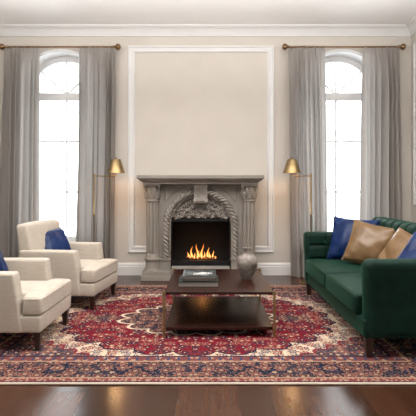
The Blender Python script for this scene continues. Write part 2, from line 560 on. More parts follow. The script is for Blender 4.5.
# baseboards
bp = [(0, 0), (.022, 0), (.022, .115), (.016, .125), (.018, .14), (.010, .158), (.006, .165), (0, .165)]
m = MB()
for a, b in ((XL, XC-.72), (XC+.72, XR)): m.prism([(YW-p, q) for p, q in bp], 'x', a, b)
struct('baseboard_back', m, M['trim'], ang=25)
struct('baseboard_right', MB().prism([(XR-p, q) for p, q in bp], 'y', YB, YW), M['trim'], ang=25)
struct('baseboard_left', MB().prism([(XL+p, q) for p, q in bp], 'y', YB, YW), M['trim'], ang=25)
# picture-frame mouldings on the walls
def frame_mould(name, P, u0, u1, z0, z1):
    prof = [(0, 0), (0, .016), (.010, .024), (.022, .024), (.030, .014), (.060, .012), (.066, .020), (.080, .020), (.090, .008), (.095, 0)]
    rows = []
    for (o, h) in prof:
        rows.append([P(u0+o, z0+o, h), P(u1-o, z0+o, h), P(u1-o, z1-o, h), P(u0+o, z1-o, h)])
    mm = MB(); mm.grid(rows, closed_v=True)
    return struct(name, mm, M['trim'], ang=20)
def open_mould(name, pts_in):
    prof = [(0, 0), (0, .016), (.010, .024), (.022, .024), (.030, .014), (.060, .012), (.066, .020), (.080, .020), (.090, .008), (.095, 0)]
    rows = []
    for (o, h) in prof:
        rows.append([Vector((XC-.70, YW-h, .30+o)), Vector((XC-.985+o, YW-h, .30+o)), Vector((XC-.985+o, YW-h, 3.09-o)), Vector((XC+.985-o, YW-h, 3.09-o)), Vector((XC+.985-o, YW-h, .30+o)), Vector((XC+.70, YW-h, .30+o))])
    mm = MB(); mm.grid(rows)
    return struct(name, mm, M['trim'], ang=20)
open_mould('trim_4', None)
frame_mould('trim_5', lambda u, z, h: Vector((XR-h, u, z)), 4.15, 5.97, .95, 3.09)
frame_mould('trim_6', lambda u, z, h: Vector((XL+h, u, z)), 4.15, 5.97, .95, 3.09)

# windows
def arc(cx, cz, r, a0, a1, n): return [(cx+r*math.cos(a0+(a1-a0)*i/n), cz+r*math.sin(a0+(a1-a0)*i/n)) for i in range(n+1)]
def arch_band(mb, wx, r0, r1, y0, y1, zb):
    """an arched band: legs down to zb, half round on top"""
    def path(r): return [(wx+r, zb)]+arc(wx, WT, r, 0, PI, 28)+[(wx-r, zb)]
    A, B = path(r0), path(r1)
    rows = [[Vector((p[0], y, p[1])) for p in P] for P, y in ((A, y0), (B, y0), (B, y1), (A, y1))]
    vv = mb.grid(rows, closed_u=True)
    mb.cap([v[0] for v in vv]); mb.cap([v[-1] for v in vv])
def window(n, wx):
    w = empty('window_%d' % n, (wx, YW, WS), kind='structure')
    off = Matrix.Translation((-wx, -YW, -WS))
    def b(name, mb, mat, **k):
        mb.bm.transform(off); return mb.build(name, mat, w, **k)
    m = MB(); arch_band(m, wx, .598, .625, YW-.010, YW+.02, WS)         # bead on the wall
    arch_band(m, wx, .602, .592, YW-.010, YW+.36, WS)                   # reveal lining
    b('window_casing', m, M['window_paint'])
    m = MB(); arch_band(m, wx, .595, .525, YW+.25, YW+.31, WS)
    m.box(wx-.575, wx+.575, YW+.25, YW+.31, WS, WS+.07)
    m.box(wx-.59, wx+.59, YW+.23, YW+.33, WT-.02, WT+.085, .006)
    b('window_frame', m, M['window_paint'])
    t = .009
    m = MB(); t = .0115; m.box(wx-t, wx+t, YW+.265, YW+.295, WS+.05, WT+.53)
    for z in (1.115, 1.826): m.box(wx-.55, wx+.55, YW+.267, YW+.293, z-t, z+t)
    for s in (-1, 1):
        a = math.radians(42); L = .53
        c = Vector((wx+s*math.cos(a)*L/2, YW+.28, WT+.07+math.sin(a)*L/2))
        r = bmesh.ops.create_cube(m.bm, size=1, matrix=Matrix.Translation(c) @ Matrix.Rotation(-s*a, 4, 'Y') @ Matrix.Diagonal((L, .026, 2*t, 1)))
    b('muntin', m, M['window_paint'], smooth=False)
    m = MB(); m.slices([wx-.53*math.cos(PI*i/24) for i in range(25)], lambda x: [(WS+.05, WT+math.sqrt(max(0, .53**2-(x-wx)**2)))], YW+.278, YW+.282)
    b('pane', m, M['glass'], smooth=False)
    m = MB(); m.box(wx-.68, wx+.68, YW-.05, YW+.36, WS-.03, WS+.005, .008)
    b('window_sill', m, M['window_paint'])
for i, wx in enumerate(WINX): window(i+1, wx)

# ---------------------------------------------------------------- rug
rug = MB(); rug.rbox((-RHX, -RHY, 0), (RHX, RHY, .010), .004, (40, 30, 1), lambda p: p+Vector((0, 0, .0006*noise.noise(p*5))))
RUGY = 2.71+RHY
rug = rug.build('persian_rug', M['rug'], loc=(XC, RUGY, .0006))
tag(rug, 'large red, navy and cream oriental rug with floral medallion under the furniture', 'rug')
RZ = .0107
random.seed(3)
for s in (-1, 1):
    m = MB()
    for k in range(240):
        yv = -RHY+.008+k*(2*RHY-.016)/239
        m.box(s*(RHX-.004), s*(RHX+.022+random.uniform(0, .01)), yv-.0035, yv+.0035, .0005, .005)
    tag(m.build('fringe', M['fringe'], rug, smooth=False), kind='stuff')

# ---------------------------------------------------------------- fireplace
FY = 5.82
fp = empty('fireplace', (XC, YW, 0), label='carved grey stone fireplace with fluted columns, rope arch and deep mantel', cat='fireplace')
FO = Matrix.Translation((0, -YW, 0))        # fireplace parts are written x relative to its centre, y in room metres
def fpart(name, mb, mat, parent=None, **k):
    mb.bm.transform(FO); o = mb.build(name, mat, fp if parent is None else parent, **k)
    if parent is not None and parent is not fp: o.location -= Vector((0, 0, 0))
    return o
AZ, AR = .68, .395                # arch centre height and inner radius
def bodyfn(x):
    if abs(x) < .39: return [(AZ+math.sqrt(max(0, AR*AR-x*x)), 1.245)]
    return [(.10, 1.245)]
xs = [-.70, -.39]+[-.39*math.cos(PI*i/28) for i in range(1, 28)]+[.39, .70]
m = MB(); m.slices(xs, bodyfn, FY, YW)
m.box(-.70, -.695, FY-.0, YW, .1, 1.24); m.box(.695, .70, FY, YW, .1, 1.24)
fpart('surround', m, M['stone'], smooth=False)
# mantel shelf with its cove
mp_ = [(YW, 1.337), (5.60, 1.337), (5.595, 1.330), (5.595, 1.296), (5.602, 1.288), (5.612, 1.286), (5.618, 1.275), (5.635, 1.262), (5.650, 1.257), (5.655, 1.245), (5.668, 1.240), (5.668, 1.226), (YW, 1.226)]
m = MB()
n = len(mp_); rows = []
for (y, z) in mp_:
    e = .795-(y-5.595) if y < 6 else .795-.0
    rows.append((y, z, e))
# outer returns follow the same steps as the front
ext = {1.337: .790, 1.330: .795, 1.296: .795, 1.288: .788, 1.286: .778, 1.275: .772, 1.262: .755, 1.257: .740, 1.245: .735, 1.240: .722, 1.226: .722}
A = []; 
for (y, z) in mp_:
    A.append((y, z, ext[z]))
vv = m.grid([[Vector((s*e, y, z)) for (y, z, e) in A] for s in (-1, 1)], closed_v=True)
m.cap(vv[0]); m.cap(vv[1])
fpart('mantel_shelf', m, M['stone'], ang=25)
# plinths and their bases
for s in (-1, 1):
    m = MB(); m.box(s*.372, s*.757, 5.68, YW-.03, 0, .062, .006); m.box(s*.380, s*.745, 5.695, YW-.03, .055, .112, .010)
    fpart('plinth', m, M['stone'])
    cx = s*.62; CY = 5.80
    col_ = empty('column', (0, 0, 0)); col_.parent = fp
    def cpart(name, mb, mat, **k):
        mb.bm.transform(FO); return mb.build(name, mat, col_, **k)
    def flute(r, z, a):
        return r*(1-.24*max(0, math.cos(a*10+PI/2))**1.5) if .325 < z < .985 else r
    zs = [.30, .32, .33, .34]+[.34+.62*i/6 for i in range(1, 7)]+[.97, .98, .99, 1.005]
    m = MB(); m.lathe([(.088 if z < .33 else .082, z) for z in zs], (cx, CY, 0), 128, flute)
    cpart('shaft', m, M['stone'], ang=50)
    m = MB()
    m.lathe([(.090, .10), (.100, .112), (.100, .125), (.092, .135), (.090, .15), (.090, .235), (.098, .243), (.104, .255), (.104, .272), (.096, .28), (.092, .290), (.088, .31)], (cx, CY, 0), 40)
    cpart('column_base', m, M['stone'], ang=35)
    m = MB()
    m.lathe([(.080, .998), (.094, 1.005), (.094, 1.018), (.076, 1.028), (.072, 1.10), (.080, 1.16), (.092, 1.20), (.094, 1.205)], (cx, CY, 0), 32)
    m.box(cx-.108, cx+.108, CY-.115, CY+.10, 1.202, 1.228, .006)
    for ring, (z0, rad, hh, off) in enumerate(((1.035, .078, .072, 0), (1.085, .080, .078, .5))):
        for k in range(8):
            a = 2*PI*(k+off)/8
            d = Vector((math.cos(a), math.sin(a), 0))
            base = Vector((cx, CY, z0))+d*rad
            pts = [base+d*(.004+.030*(t**2.2))+Vector((0, 0, hh*math.sin(t*1.9)/math.sin(1.75))) for t in [i/7 for i in range(8)]]
            m.tube(pts, [.014, .019, .021, .021, .019, .016, .012, .006], 7)
            for q in (-1, 1):
                tt = Vector((-d.y, d.x, 0))*q
                pts = [base+tt*(.006+.016*math.sin(t*2.4))+d*(.004+.020*t*t)+Vector((0, 0, hh*.8*t)) for t in [i/5 for i in range(6)]]
                m.tube(pts, [.008, .010, .010, .009, .007, .003], 6)
    for k in range(4):
        a = PI/4+k*PI/2; d = Vector((math.cos(a), math.sin(a), 0))
        c = Vector((cx, CY, 1.178))+d*.112
        pts = [c+d*(.028-.004*t)*math.cos(t*1.0)*(1-t/9)+Vector((0, 0, (.026-.003*t)*math.sin(t*1.0))) for t in [i*.5 for i in range(14)]]
        m.tube(pts, [.012-.0005*i for i in range(14)], 7)
        m.ell(c, (.013, .013, .013))
    cpart('capital', m, M['stone'], ang=60)
    # jamb under the rope arch
    m = MB(); m.box(s*.392, s*.528, 5.790, FY+.02, .11, .265, .006)
    m.box(s*.384, s*.534, 5.775, FY+.02, .238, .268, .010)
    m.box(s*.386, s*.532, 5.780, FY+.02, .105, .125, .008)
    fpart('jamb_base', m, M['stone'])
# rope moulding and plain mouldings round the arch
def arch_path(r, zb, n=72):
    pts = []
    k = 26
    for i in range(k): pts.append((r, zb+(AZ-zb)*i/k))
    for i in range(n+1): pts.append((r*math.cos(PI*i/n), AZ+r*math.sin(PI*i/n)))
    for i in range(1, k+1): pts.append((-r, AZ-(AZ-zb)*i/k))
    return pts
def even(P, step):
    out = [P[0]]; acc = 0
    for a, b in zip(P, P[1:]):
        d = math.hypot(b[0]-a[0], b[1]-a[1]); t = 0
        while acc+(d-t) >= step:
            t += step-acc; acc = 0
            out.append((a[0]+(b[0]-a[0])*t/d, a[1]+(b[1]-a[1])*t/d))
        acc += d-t
    return out
RP = even(arch_path(.445, .27), .006)
m = MB(); rows = []
for i, (x, z) in enumerate(RP):
    a = RP[max(0, i-1)]; b = RP[min(len(RP)-1, i+1)]
    t = Vector((b[0]-a[0], 0, b[1]-a[1])).normalized(); nrm = Vector((t.z, 0, -t.x)); ph = i*.006*2*PI/.16
    row = []
    for k in range(20):
        th = 2*PI*k/20
        rr = .022+.022*abs(math.cos(1.5*(th+ph)))
        row.append(Vector((x, FY-.012, z))+nrm*rr*math.cos(th)+Vector((0, 1, 0))*rr*math.sin(th))
    rows.append(row)
m.grid(rows, closed_v=True)
fpart('rope_moulding', m, M['stone'], ang=60)
m = MB()
for r, w in ((.398, .010), (.412, .006), (.486, .010), (.500, .006)):
    m.tube([(x, FY-.004, z) for x, z in arch_path(r, .27, 48)], w, 8)
fpart('arch_moulding', m, M['stone'], ang=60)
for s in (-1, 1):
    m = MB()
    P = [(s*.462, 1.005), (s*.462, 1.205)]+[(s*.555*math.cos(t), AZ+.555*math.sin(t)) for t in [math.radians(71-(71-36)*i/10) for i in range(11)]]
    P.insert(2, (s*.17, 1.205))
    m.tube([(x, FY-.002, z) for x, z in P], .009, 6, closed=True)
    fpart('spandrel_panel', m, M['stone'], ang=60)
# tympanum with carved foliage
TY = 5.872
m = MB()
m.slices([-.392*math.cos(PI*i/28) for i in range(29)], lambda x: [(min(.765, AZ+math.sqrt(max(0, AR*AR-x*x))), AZ+math.sqrt(max(0, AR*AR-x*x)))], TY, TY+.06)
m.box(-.392, .392, TY-.01, TY+.02, .762, .776, .004)
ty = fpart('tympanum', m, M['stone'], smooth=False)
m = MB()
def leaf(cx, cz, ang, L, W, h=.034):
    """a curled acanthus lobe fanning from its root"""
    d = Vector((math.cos(ang), 0, math.sin(ang))); nrm = Vector((-d.z, 0, d.x))
    root = Vector((cx, TY, cz))
    pts = [root+d*L*t+nrm*L*.22*t*t+Vector((0, -h*math.sin(t*PI*.9)-.004, 0)) for t in [i/6 for i in range(7)]]
    m.tube(pts, [W*q for q in (.45, .8, 1, 1, .85, .6, .25)], 7)
def scroll(cx, cz, r, s, a0, turns=1.6, w=.010):
    pts = []; ww = []
    N_ = 26
    for i in range(N_):
        t = i/(N_-1); a = a0+s*turns*2*PI*t; rr = r*(1-.8*t)
        pts.append((cx+rr*math.cos(a), TY-.012-.022*t, cz+rr*math.sin(a))); ww.append(w*(1-.35*t))
    m.tube(pts, ww, 7); m.ell(Vector((cx, TY-.032, cz)), (r*.28,)*3)
for s in (-1, 1):
    A_ = (lambda a: a) if s > 0 else (lambda a: PI-a)
    for (bx, bz, angs, L, W) in ((.075, .80, (35, 60, 85, 110), .10, .013), (.115, .875, (15, 40, 65, 92, 120), .085, .012), (.20, .80, (5, 30, 58, 85), .095, .012),
                                 (.265, .79, (-5, 20, 48), .075, .011), (.045, .79, (80, 105), .07, .011), (.155, .90, (-25, 0), .085, .011), (.12, .79, (0, 20), .06, .010)):
        for a in angs: leaf(s*bx, bz, A_(math.radians(a)), L, W)
    scroll(s*.165, .825, .036, s, PI/2); scroll(s*.275, .80, .028, s, PI/2); scroll(s*.085, .935, .034, -s, PI/2); scroll(s*.235, .885, .030, s, 0)
    for q in range(6):
        a = math.radians(18+q*11.5); leaf(s*.29*math.cos(a), AZ+.29*math.sin(a), A_(a+.5), .075, .012); leaf(s*.31*math.cos(a), AZ+.31*math.sin(a), A_(a-.35), .06, .010)
    scroll(s*.325, .785, .018, s, 0, 1.3, .008); scroll(s*.05, .80, .022, -s, 0, 1.3, .008)
for k in range(6):
    a = 2*PI*k/6; m.ell(Vector((.020*math.cos(a), TY-.022, .875+.020*math.sin(a))), (.013, .010, .013))
m.ell(Vector((0, TY-.034, .875)), (.012, .012, .012))
for k in range(7):
    a = PI*k/6; leaf(0, .785, a*.8+.3, .055, .009)
fpart('foliage_carving', m, M['stone'], ang=70)
# keystone scroll
m = MB()
kp = [(FY+.03, 1.228), (5.705, 1.228), (5.695, 1.215), (5.700, 1.195), (5.718, 1.17), (5.735, 1.13), (5.745, 1.09), (5.742, 1.05), (5.730, 1.025), (5.722, 1.005), (5.725, .985), (5.740, .972), (5.765, .970), (5.790, .980), (FY+.03, .985)]
m.prism(kp, 'x', -.058, .058)
for s in (-1, 1):
    kq = [(y-.010 if y < 5.8 else y, z) for y, z in kp]
    m.prism(kq, 'x', s*.058, s*.084)
    for (yy, zz, r) in ((5.745, 1.005, .030), (5.735, 1.190, .030)):
        m.tube([(s*(.086), yy+(r*(1-.8*t))*math.cos(t*9), zz+(r*(1-.8*t))*math.sin(t*9)) for t in [i/20 for i in range(21)]], .006, 6)
for k in range(4): m.ell(Vector((-.042+.028*k, 5.722, 1.008)), (.013, .013, .013))
for k in range(3):
    x = -.030+.030*k
    m.tube([(x, y-.002, z) for y, z in kp[3:9]], .008, 6)
m.box(-.09, .09, 5.70, FY+.02, 1.205, 1.230, .006)
m.tube([(.060*math.cos(a), 5.80-.01, .975+.028*math.sin(a)) for a in [PI+PI*i/12 for i in range(13)]], .008, 6)
fpart('keystone', m, M['stone'], ang=40)
# hearth and firebox
m = MB(); m.box(-.372, .372, 5.72, YW-.03, 0, .165, .006); fpart('hearth', m, M['hearth_stone'])
m = MB()
t = .012
m.box(-.40, .40, 6.32, 6.335, .10, .79); m.box(-.405, -.393, 5.86, 6.335, .10, .79); m.box(.393, .405, 5.86, 6.335, .10, .79)
m.box(-.405, .405, 5.86, 6.335, .755, .79); m.box(-.405, .405, 5.85, 6.335, .10, .17)
fpart('firebox', m, M['soot'], smooth=False)
m = MB()
m.box(-.392, -.372, 5.835, 5.875, .165, .760, .003); m.box(.372, .392, 5.835, 5.875, .165, .760, .003)
m.box(-.372, .372, 5.835, 5.875, .738, .760, .003); m.box(-.372, .372, 5.835, 5.875, .165, .232, .003)
fpart('firebox_frame', m, M['black_metal'])
m = MB(); m.box(-.26, .26, 5.90, 6.06, .168, .238, .006)
fpart('burner', m, M['black_metal'])

# fire
fire = empty('fire', (XC-.0, 5.975, .238), label='row of orange gas flames burning inside the dark fireplace', cat='fire')
m = MB(); random.seed(11)
for k in range(60):
    m.ell(Vector((random.uniform(-.20, .20), random.uniform(-.045, .045), .004+random.uniform(0, .008))), (random.uniform(.008, .016),)*3, None, 6, 5)
m.build('ember_bed', M['ember'], fire, ang=30)
def flame(cx, cy, H, W, ph):
    prof = [(0, .30), (.06, .75), (.15, 1.0), (.28, .95), (.42, .72), (.56, .52), (.70, .36), (.83, .20), (.93, .09), (1, .012)]
    m = MB(); rows = []
    for (t, r) in prof:
        ox = .018*math.sin(t*5.2+ph)*t**.6*(H/.17)
        rows.append([Vector((ox+.8*W*r*math.cos(a), W*.6*r*math.sin(a), H*t)) for a in [2*PI*k/14 for k in range(14)]])
    vv = m.grid(rows, closed_v=True); m.cap(vv[0]); m.cap(vv[-1])
    return m.build('flame', M['flame'], fire, loc=(cx, cy, .002))
for (px, H, W, ph) in ((-.170, .085, .020, 0), (-.120, .165, .024, 2.0), (-.085, .08, .020, 4), (-.045, .195, .026, .5), (-.02, .10, .02, 1), (.015, .20, .025, 3.4), (.045, .09, .020, 5), (.095, .145, .026, 2.6), (.115, .10, .020, .4), (.160, .105, .018, 3.6), (-.145, .06, .016, 1), (.19, .04, .012, 1)):
    flame(px, random.uniform(-.03, .03), H, W, ph)
point('fire_light', (XC, 6.05, .36), .8, (1, .38, .10), .05)

# ---------------------------------------------------------------- curtains, rods
def curtain(cx_t0, cx_t1, cx_b0, cx_b1, pleats, seed, label):
    random.seed(seed)
    ph = [random.uniform(0, 6.28) for _ in range(4)]; Y0 = 5.935; Z1 = 3.052; Z0 = .004
    m = MB(); nu, nv = pleats*14, 46
    ox = (cx_b0+cx_b1)/2
    rows = []
    for j in range(nv+1):
        v = j/nv
        z = Z1-(Z1-Z0)*(v**1.35 if v < 1 else 1)
        t = (Z1-z)/(Z1-Z0)
        row = []
        for i in range(nu+1):
            u = i/nu
            x0 = cx_t0+(cx_b0-cx_t0)*t; x1 = cx_t1+(cx_b1-cx_t1)*t
            uu = u+.35/pleats*math.sin(2*PI*u*2.3+ph[0])*.6+.012*math.sin(t*4+u*7+ph[1])
            A = (.011+.036*min(1, t*5))*(1+.30*math.sin(u*9+ph[2]))
            wv = math.sin(2*PI*pleats*uu+ph[3])
            yy = A*wv
            if t < .035: yy = yy*.5+.008*math.sin(2*PI*pleats*2.5*u)
            xx = x0+(x1-x0)*u+.018*min(1, t*4)*math.sin(4*PI*pleats*uu+ph[3])*.4
            yy += .010*math.sin(u*5+t*6+ph[1])*t
            row.append(Vector((xx-ox, yy, z)))
        rows.append(row)
    m.grid(rows)
    o = m.build('curtain', M['curtain'], loc=(ox, Y0, 0), ang=180)
    tag(o, label, 'curtain', 'grey linen curtains')
    return o
def PX(px, Y): return (px-208)/450*Y
yc = 5.935
curtain(PX(4, yc), PX(39, yc), PX(-3, yc), PX(38, yc), 6, 1, 'grey linen curtain at the far left, outer panel beside the left window')
curtain(PX(79, yc), PX(116, yc), PX(75, yc), PX(113, yc), 6, 2, 'grey linen curtain between left window and fireplace, behind the armchair lamp')
curtain(PX(288, yc), PX(325, yc), PX(290, yc), PX(328, yc), 6, 3, 'grey linen curtain between fireplace and right window, hanging beside the lamp near the sofa')
curtain(PX(363, yc), PX(400, yc), PX(360, yc), PX(404, yc), 6, 4, 'grey linen curtain at the far right, outer panel behind the sofa back')
def rod(x0, x1, label):
    cx = (x0+x1)/2; h = (x1-x0)/2
    r = empty('curtain_rod', (cx, 5.935, 3.036), label=label, cat='curtain rod', group='curtain rods')
    MB().tube([(-h, 0, 0), (h, 0, 0)], .0115, 14).build('rod', M['bronze'], r)
    for s in (-1, 1):
        m = MB(); m.lathe([(.014, -.01), (.022, 0), (.022, .008), (.012, .014), (.014, .022), (.030, .032), (.040, .050), (.042, .064), (.036, .082), (.020, .094), (.004, .098)], n=24)
        o = m.build('finial', M['bronze'], r, loc=(s*(h-.02), 0, 0)); o.rotation_euler = (0, s*PI/2, 0)
        m = MB(); m.tube([(0, 0, -.016), (0, .04, -.020), (0, .118, -.02)], .007, 8); m.lathe([(.022, 0), (.022, .008)], (0, 0, 0), 16)
        m.bm.transform(Matrix.Identity(4))
        m2 = MB(); m2.tube([(0, 0, -.016), (0, .04, -.020), (0, .130, -.02)], .007, 8); m2.box(-.018, .018, .125, .134, -.055, .015, .003)
        m.bm.free()
        m2.build('bracket', M['bronze'], r, loc=(s*(h-.05), 0, 0))
rod(PX(5, yc), PX(115, yc), 'bronze curtain rod with round finials above the left window')
rod(PX(288, yc), PX(400, yc), 'bronze curtain rod with round finials above the right window')

# ---------------------------------------------------------------- armchairs
def smooth(a, b, t):
    t = min(1, max(0, (t-a)/(b-a))); return t*t*(3-2*t)
def make_armchair():
    r = empty('armchair')
    m = MB()
    m.rbox((-.76, -.345, .145), (0, .345, .268), .018, (10, 10, 2), lambda p: p+Vector((.006*smooth(.145, .268, p.z)*smooth(-.2, 0, p.x), 0, 0)))
    m.build('seat_base', M['linen'], r, ang=60)
    for s in (-1, 1):
        m = MB()
        a, b = sorted((s*.242, s*.356))
        def df(p, s=s):
            t = (p.z-.145)/.43
            p = p.copy()
            p.y += s*.010*t
            if p.x > -.4: p.x -= .058*t*(p.x+.4)/.26
            p.z += .010*smooth(-.3, -.76, p.x)*t if False else 0
            return p
        m.rbox((-.755, a, .145), (-.125, b, .577), .022, (10, 3, 8), df)
        m.build('arm', M['linen'], r, ang=60)
    def cush(p):
        p = p.copy()
        k = smooth(-.155, -.125, p.x)
        w = .236+(.345-.236)*k
        p.y *= w/.345
        q = (1-(p.y/w)**2)*(1-((p.x+.30)/.34)**2)
        if p.z > .33: p.z += .030*max(0, q)**.7
        return p
    m = MB(); m.rbox((-.63, -.345, .270), (.010, .345, .396), .028, (36, 12, 3), cush)
    sc = m.build('seat_cushion', M['linen'], r, ang=60)
    m = MB()
    for z in (.288, .386):
        P = []
        for (x, y) in ((-.125, -.338), (-.06, -.342), (-.02, -.340), (.002, -.325), (.008, -.29), (.009, 0), (.008, .29), (.002, .325), (-.02, .340), (-.06, .342), (-.125, .338)):
            P.append((x, y, z))
        m.tube(P, .0045, 6)
    m.build('piping', M['linen'], sc, ang=60)
    def back(W):
        def f(p):
            p = p.copy(); t = (p.z-.30)/.52
            p.x -= .085*t
            if p.x > -.70: p.x += .025*(1-(p.y/W)**2)*math.sin(min(1, max(0, t))*PI)
            p.z += .012*(1-(p.y/W)**2)*smooth(.7, .82, p.z)
            return p
        return f
    m = MB(); m.rbox((-.715, -.350, .535), (-.590, .350, .822), .030, (3, 12, 12), back(.350))
    m.rbox((-.705, -.236, .20), (-.592, .236, .60), .020, (3, 12, 12), back(.350))
    m.build('backrest', M['linen'], r, ang=60)
    m = MB(); m.rbox((-.765, -.33, .15), (-.70, .33, .60), .02, (2, 6, 8), lambda p: Vector((p.x-.02*(p.z-.15), p.y, p.z)))
    m.build('back_panel', M['linen'], r, ang=60)
    for x in (-.035, -.70):
        for s in (-1, 1):
            dx = .0 if x > -.1 else -.03
            m = MB(); m.taper((x+dx, s*.297, RZ+.0005), (.014, .014), (x, s*.294, .150), (.026, .026))
            m.build('leg', M['leg_wood'], r, smooth=False)
    return r
ch1 = make_armchair()
ch2 = copy_tree(ch1)
ch1.location = (-1.195, 3.563, 0); ch1.rotation_euler = (0, 0, math.radians(-1))
tag(ch1, 'cream linen armchair in the left foreground, nearest the camera, cut by the left edge', 'armchair', 'cream armchairs')
ch2.location = (-1.040, 4.62, 0); ch2.rotation_euler = (0, 0, math.radians(-7.5))
tag(ch2, 'cream linen armchair behind the nearer one, closest to the left window and fireplace', 'armchair', 'cream armchairs')

# ---------------------------------------------------------------- pillows
def pillow(size, T, mat, label, loc, normal, roll=0, seed=0, group=None, cat='pillow'):
    """a stuffed square pillow; normal is the way its face looks"""
    n = 26; h = size/2
    def pt(u, v, sgn):
        x = h*u*(1-.075*(1-v*v)*abs(u)); y = h*v*(1-.075*(1-u*u)*abs(v))
        th = T/2*(max(0, (1-u**2))*max(0, (1-v**2)))**.42
        nn = noise.noise(Vector((u*1.7+seed, v*1.7, sgn*2)))*.022+noise.noise(Vector((u*4+seed, v*4, sgn*5)))*.007
        # creases running in from the corners
        d = abs(abs(u)-abs(v)); cr = .014*math.sin(9*(u+v)+seed)*smooth(.5, 1, max(abs(u), abs(v)))*max(0, 1-d*2)
        k = min(1, (1-max(abs(u), abs(v)))*6)
        return Vector((x, sgn*(th+(nn+cr)*k), y))
    m = MB()
    f = [-math.cos(PI*i/n) for i in range(n+1)]
    f = [.6*q+.4*(-1+2*i/n) for i, q in enumerate(f)]
    for sgn in (1, -1): m.grid([[pt(u, v, sgn) for v in f] for u in f])
    bmesh.ops.remove_doubles(m.bm, verts=m.bm.verts, dist=.0004)
    o = m.build('throw_pillow', mat, ang=180)
    m = MB()
    P = [pt(u, -1, 1) for u in f]+[pt(1, v, 1) for v in f[1:]]+[pt(u, 1, 1) for u in reversed(f[:-1])]+[pt(-1, v, 1) for v in reversed(f[1:-1])]
    m.tube(P, .0042, 6, closed=True)
    m.build('piping', mat, o, ang=180)
    nv = Vector(normal).normalized()       # local -Y faces along the normal
    q = (-nv).to_track_quat('Y', 'Z')
    from mathutils import Quaternion
    q = q @ Quaternion((0, 1, 0), roll)
    o.rotation_mode = 'QUATERNION'; o.rotation_quaternion = q; o.location = loc
    tag(o, label, cat, group)
    return o
pillow(.37, .17, M['blue_silk'], 'royal blue satin pillow on the armchair nearest the left window', (-1.62, 4.74, .570), (.80, -.48, .50), math.radians(-4), 1, 'blue pillows')
pillow(.37, .17, M['blue_silk'], 'royal blue satin pillow on the foreground armchair, cut by the left edge', (-1.785, 3.60, .575), (.85, -.40, .48), math.radians(-4), 2, 'blue pillows')

# ---------------------------------------------------------------- sofa
sofa = empty('sofa', (1.52, 4.04, 0), label='dark green velvet sofa with tufted back and arms on the right', cat='sofa')
SO = Matrix.Translation((-1.52, -4.04, 0))
def spart(name, mb, mat=None, parent=None, **k):
    mb.bm.transform(SO); return mb.build(name, mat or M['velvet'], parent or sofa, **k)
Y0s, Y1s = 3.085, 4.995
m = MB(); m.rbox((1.075, Y0s+.02, .145), (1.94, Y1s-.02, .272), .018, (8, 12, 2)); spart('seat_base', m, ang=60)
def groove(t, s, w=.22):
    q = abs((t/s) % 1-.5)*2          # 1 at seams
    q = (q-(1-w))/w
    return max(0, q)**1.6
def arm_def(inner_y, sgn):
    def f(p):
        p = p.copy()
        t = smooth(.3, .70, p.z)
        p.y += -sgn*.022*t                       # slight outward flare
        if abs(p.y-(-sgn*.022*t)-inner_y) < .05 and p.x > 1.10 and p.z > .40:
            g = max(groove(p.x-1.08, .21), groove(p.z-.42, .135, .25) if p.z < .67 else 0)
            bx = abs(((p.x-1.08)/.21) % 1-.0); bx = min(bx, 1-bx)*.21
            k = 1-abs(p.y-(-sgn*.022*t)-inner_y)/.05
            p.y += -sgn*k*(.016*g-.010*(1-g))
        # front of the arm swells a little near the top
        if p.x < 1.15: p.x -= .010*smooth(.35, .60, p.z)
        return p
    return f
m = MB(); m.rbox((1.062, 4.845, .145), (1.86, Y1s, .698), .045, (36, 4, 30), arm_def(4.845, -1)); arm_far = spart('arm', m, ang=70)
m = MB(); m.rbox((1.088, Y0s, .145), (1.86, 3.222, .692), .055, (36, 4, 30), arm_def(3.222, 1)); arm_near = spart('arm', m, ang=70)
def cushd(cy):
    def f(p):
        p = p.copy(); q = (1-((p.y-cy)/.40)**2)*(1-((p.x-1.40)/.37)**2)
        if p.z > .35: p.z += .022*max(0, q)**.6+.003*noise.noise(p*6)
        if p.x < 1.1: p.x -= .010*(1-((p.y-cy)/.40)**2)
        return p
    return f
for cy in (3.638, 4.442):
    m = MB(); m.rbox((1.050, cy-.401, .274), (1.78, cy+.401, .416), .030, (14, 14, 3), cushd(cy)); sc = spart('seat_cushion', m, ang=60)
    m = MB()
    for z in (.292, .404): m.tube([(1.30, cy-.396, z), (1.08, cy-.396, z), (1.052, cy-.37, z), (1.044, cy, z), (1.052, cy+.37, z), (1.08, cy+.396, z), (1.30, cy+.396, z)], .005, 6)
    spart('piping', m, parent=sc, ang=60)
def backd(p):
    p = p.copy(); x0 = p.x
    t = (p.z-.27)/.59
    p.x += .045*t
    if x0 < 1.88 and 3.2 < p.y < 4.9:
        k = smooth(1.90, 1.80, x0)
        if p.z < .80: g = max(groove(p.y-3.24, .16, .3), groove(p.z-.42, .16, .3)*.8)
        else: g = groove(p.y-3.24, .16, .3)
        p.x += k*(.034*g-.012*(1-g))
    if p.z > .80: p.z -= .020*groove(p.y-3.24, .16, .35)
    return p
m = MB(); m.rbox((1.745, Y0s+.01, .20), (1.935, Y1s-.005, .862), .060, (4, 130, 24), backd); bk = spart('backrest', m, ang=80)
for i in range(11):
    y = 3.24+.08+.16*i-.08
    for z in (.58, .74):
        m = MB(); m.ell(Vector((1.745+.045*(z-.27)/.59+.026, y, z)), (.007, .013, .013)); spart('button', m, parent=bk)
for i in range(3):
    for z in (.49, .625):
        m = MB(); m.ell(Vector((1.185+.21*i, 4.862, z)), (.013, .008, .013)); spart('button', m, parent=arm_far)
for (x, y, z0) in ((1.118, 3.135, RZ), (1.100, 4.92, RZ), (1.89, 3.135, .0005), (1.89, 4.92, .0005)):
    m = MB(); m.taper((x, y, z0+.0005), (.018, .018), (x, y, .150), (.030, .030)); spart('leg', m, M['leg_wood'], smooth=False)

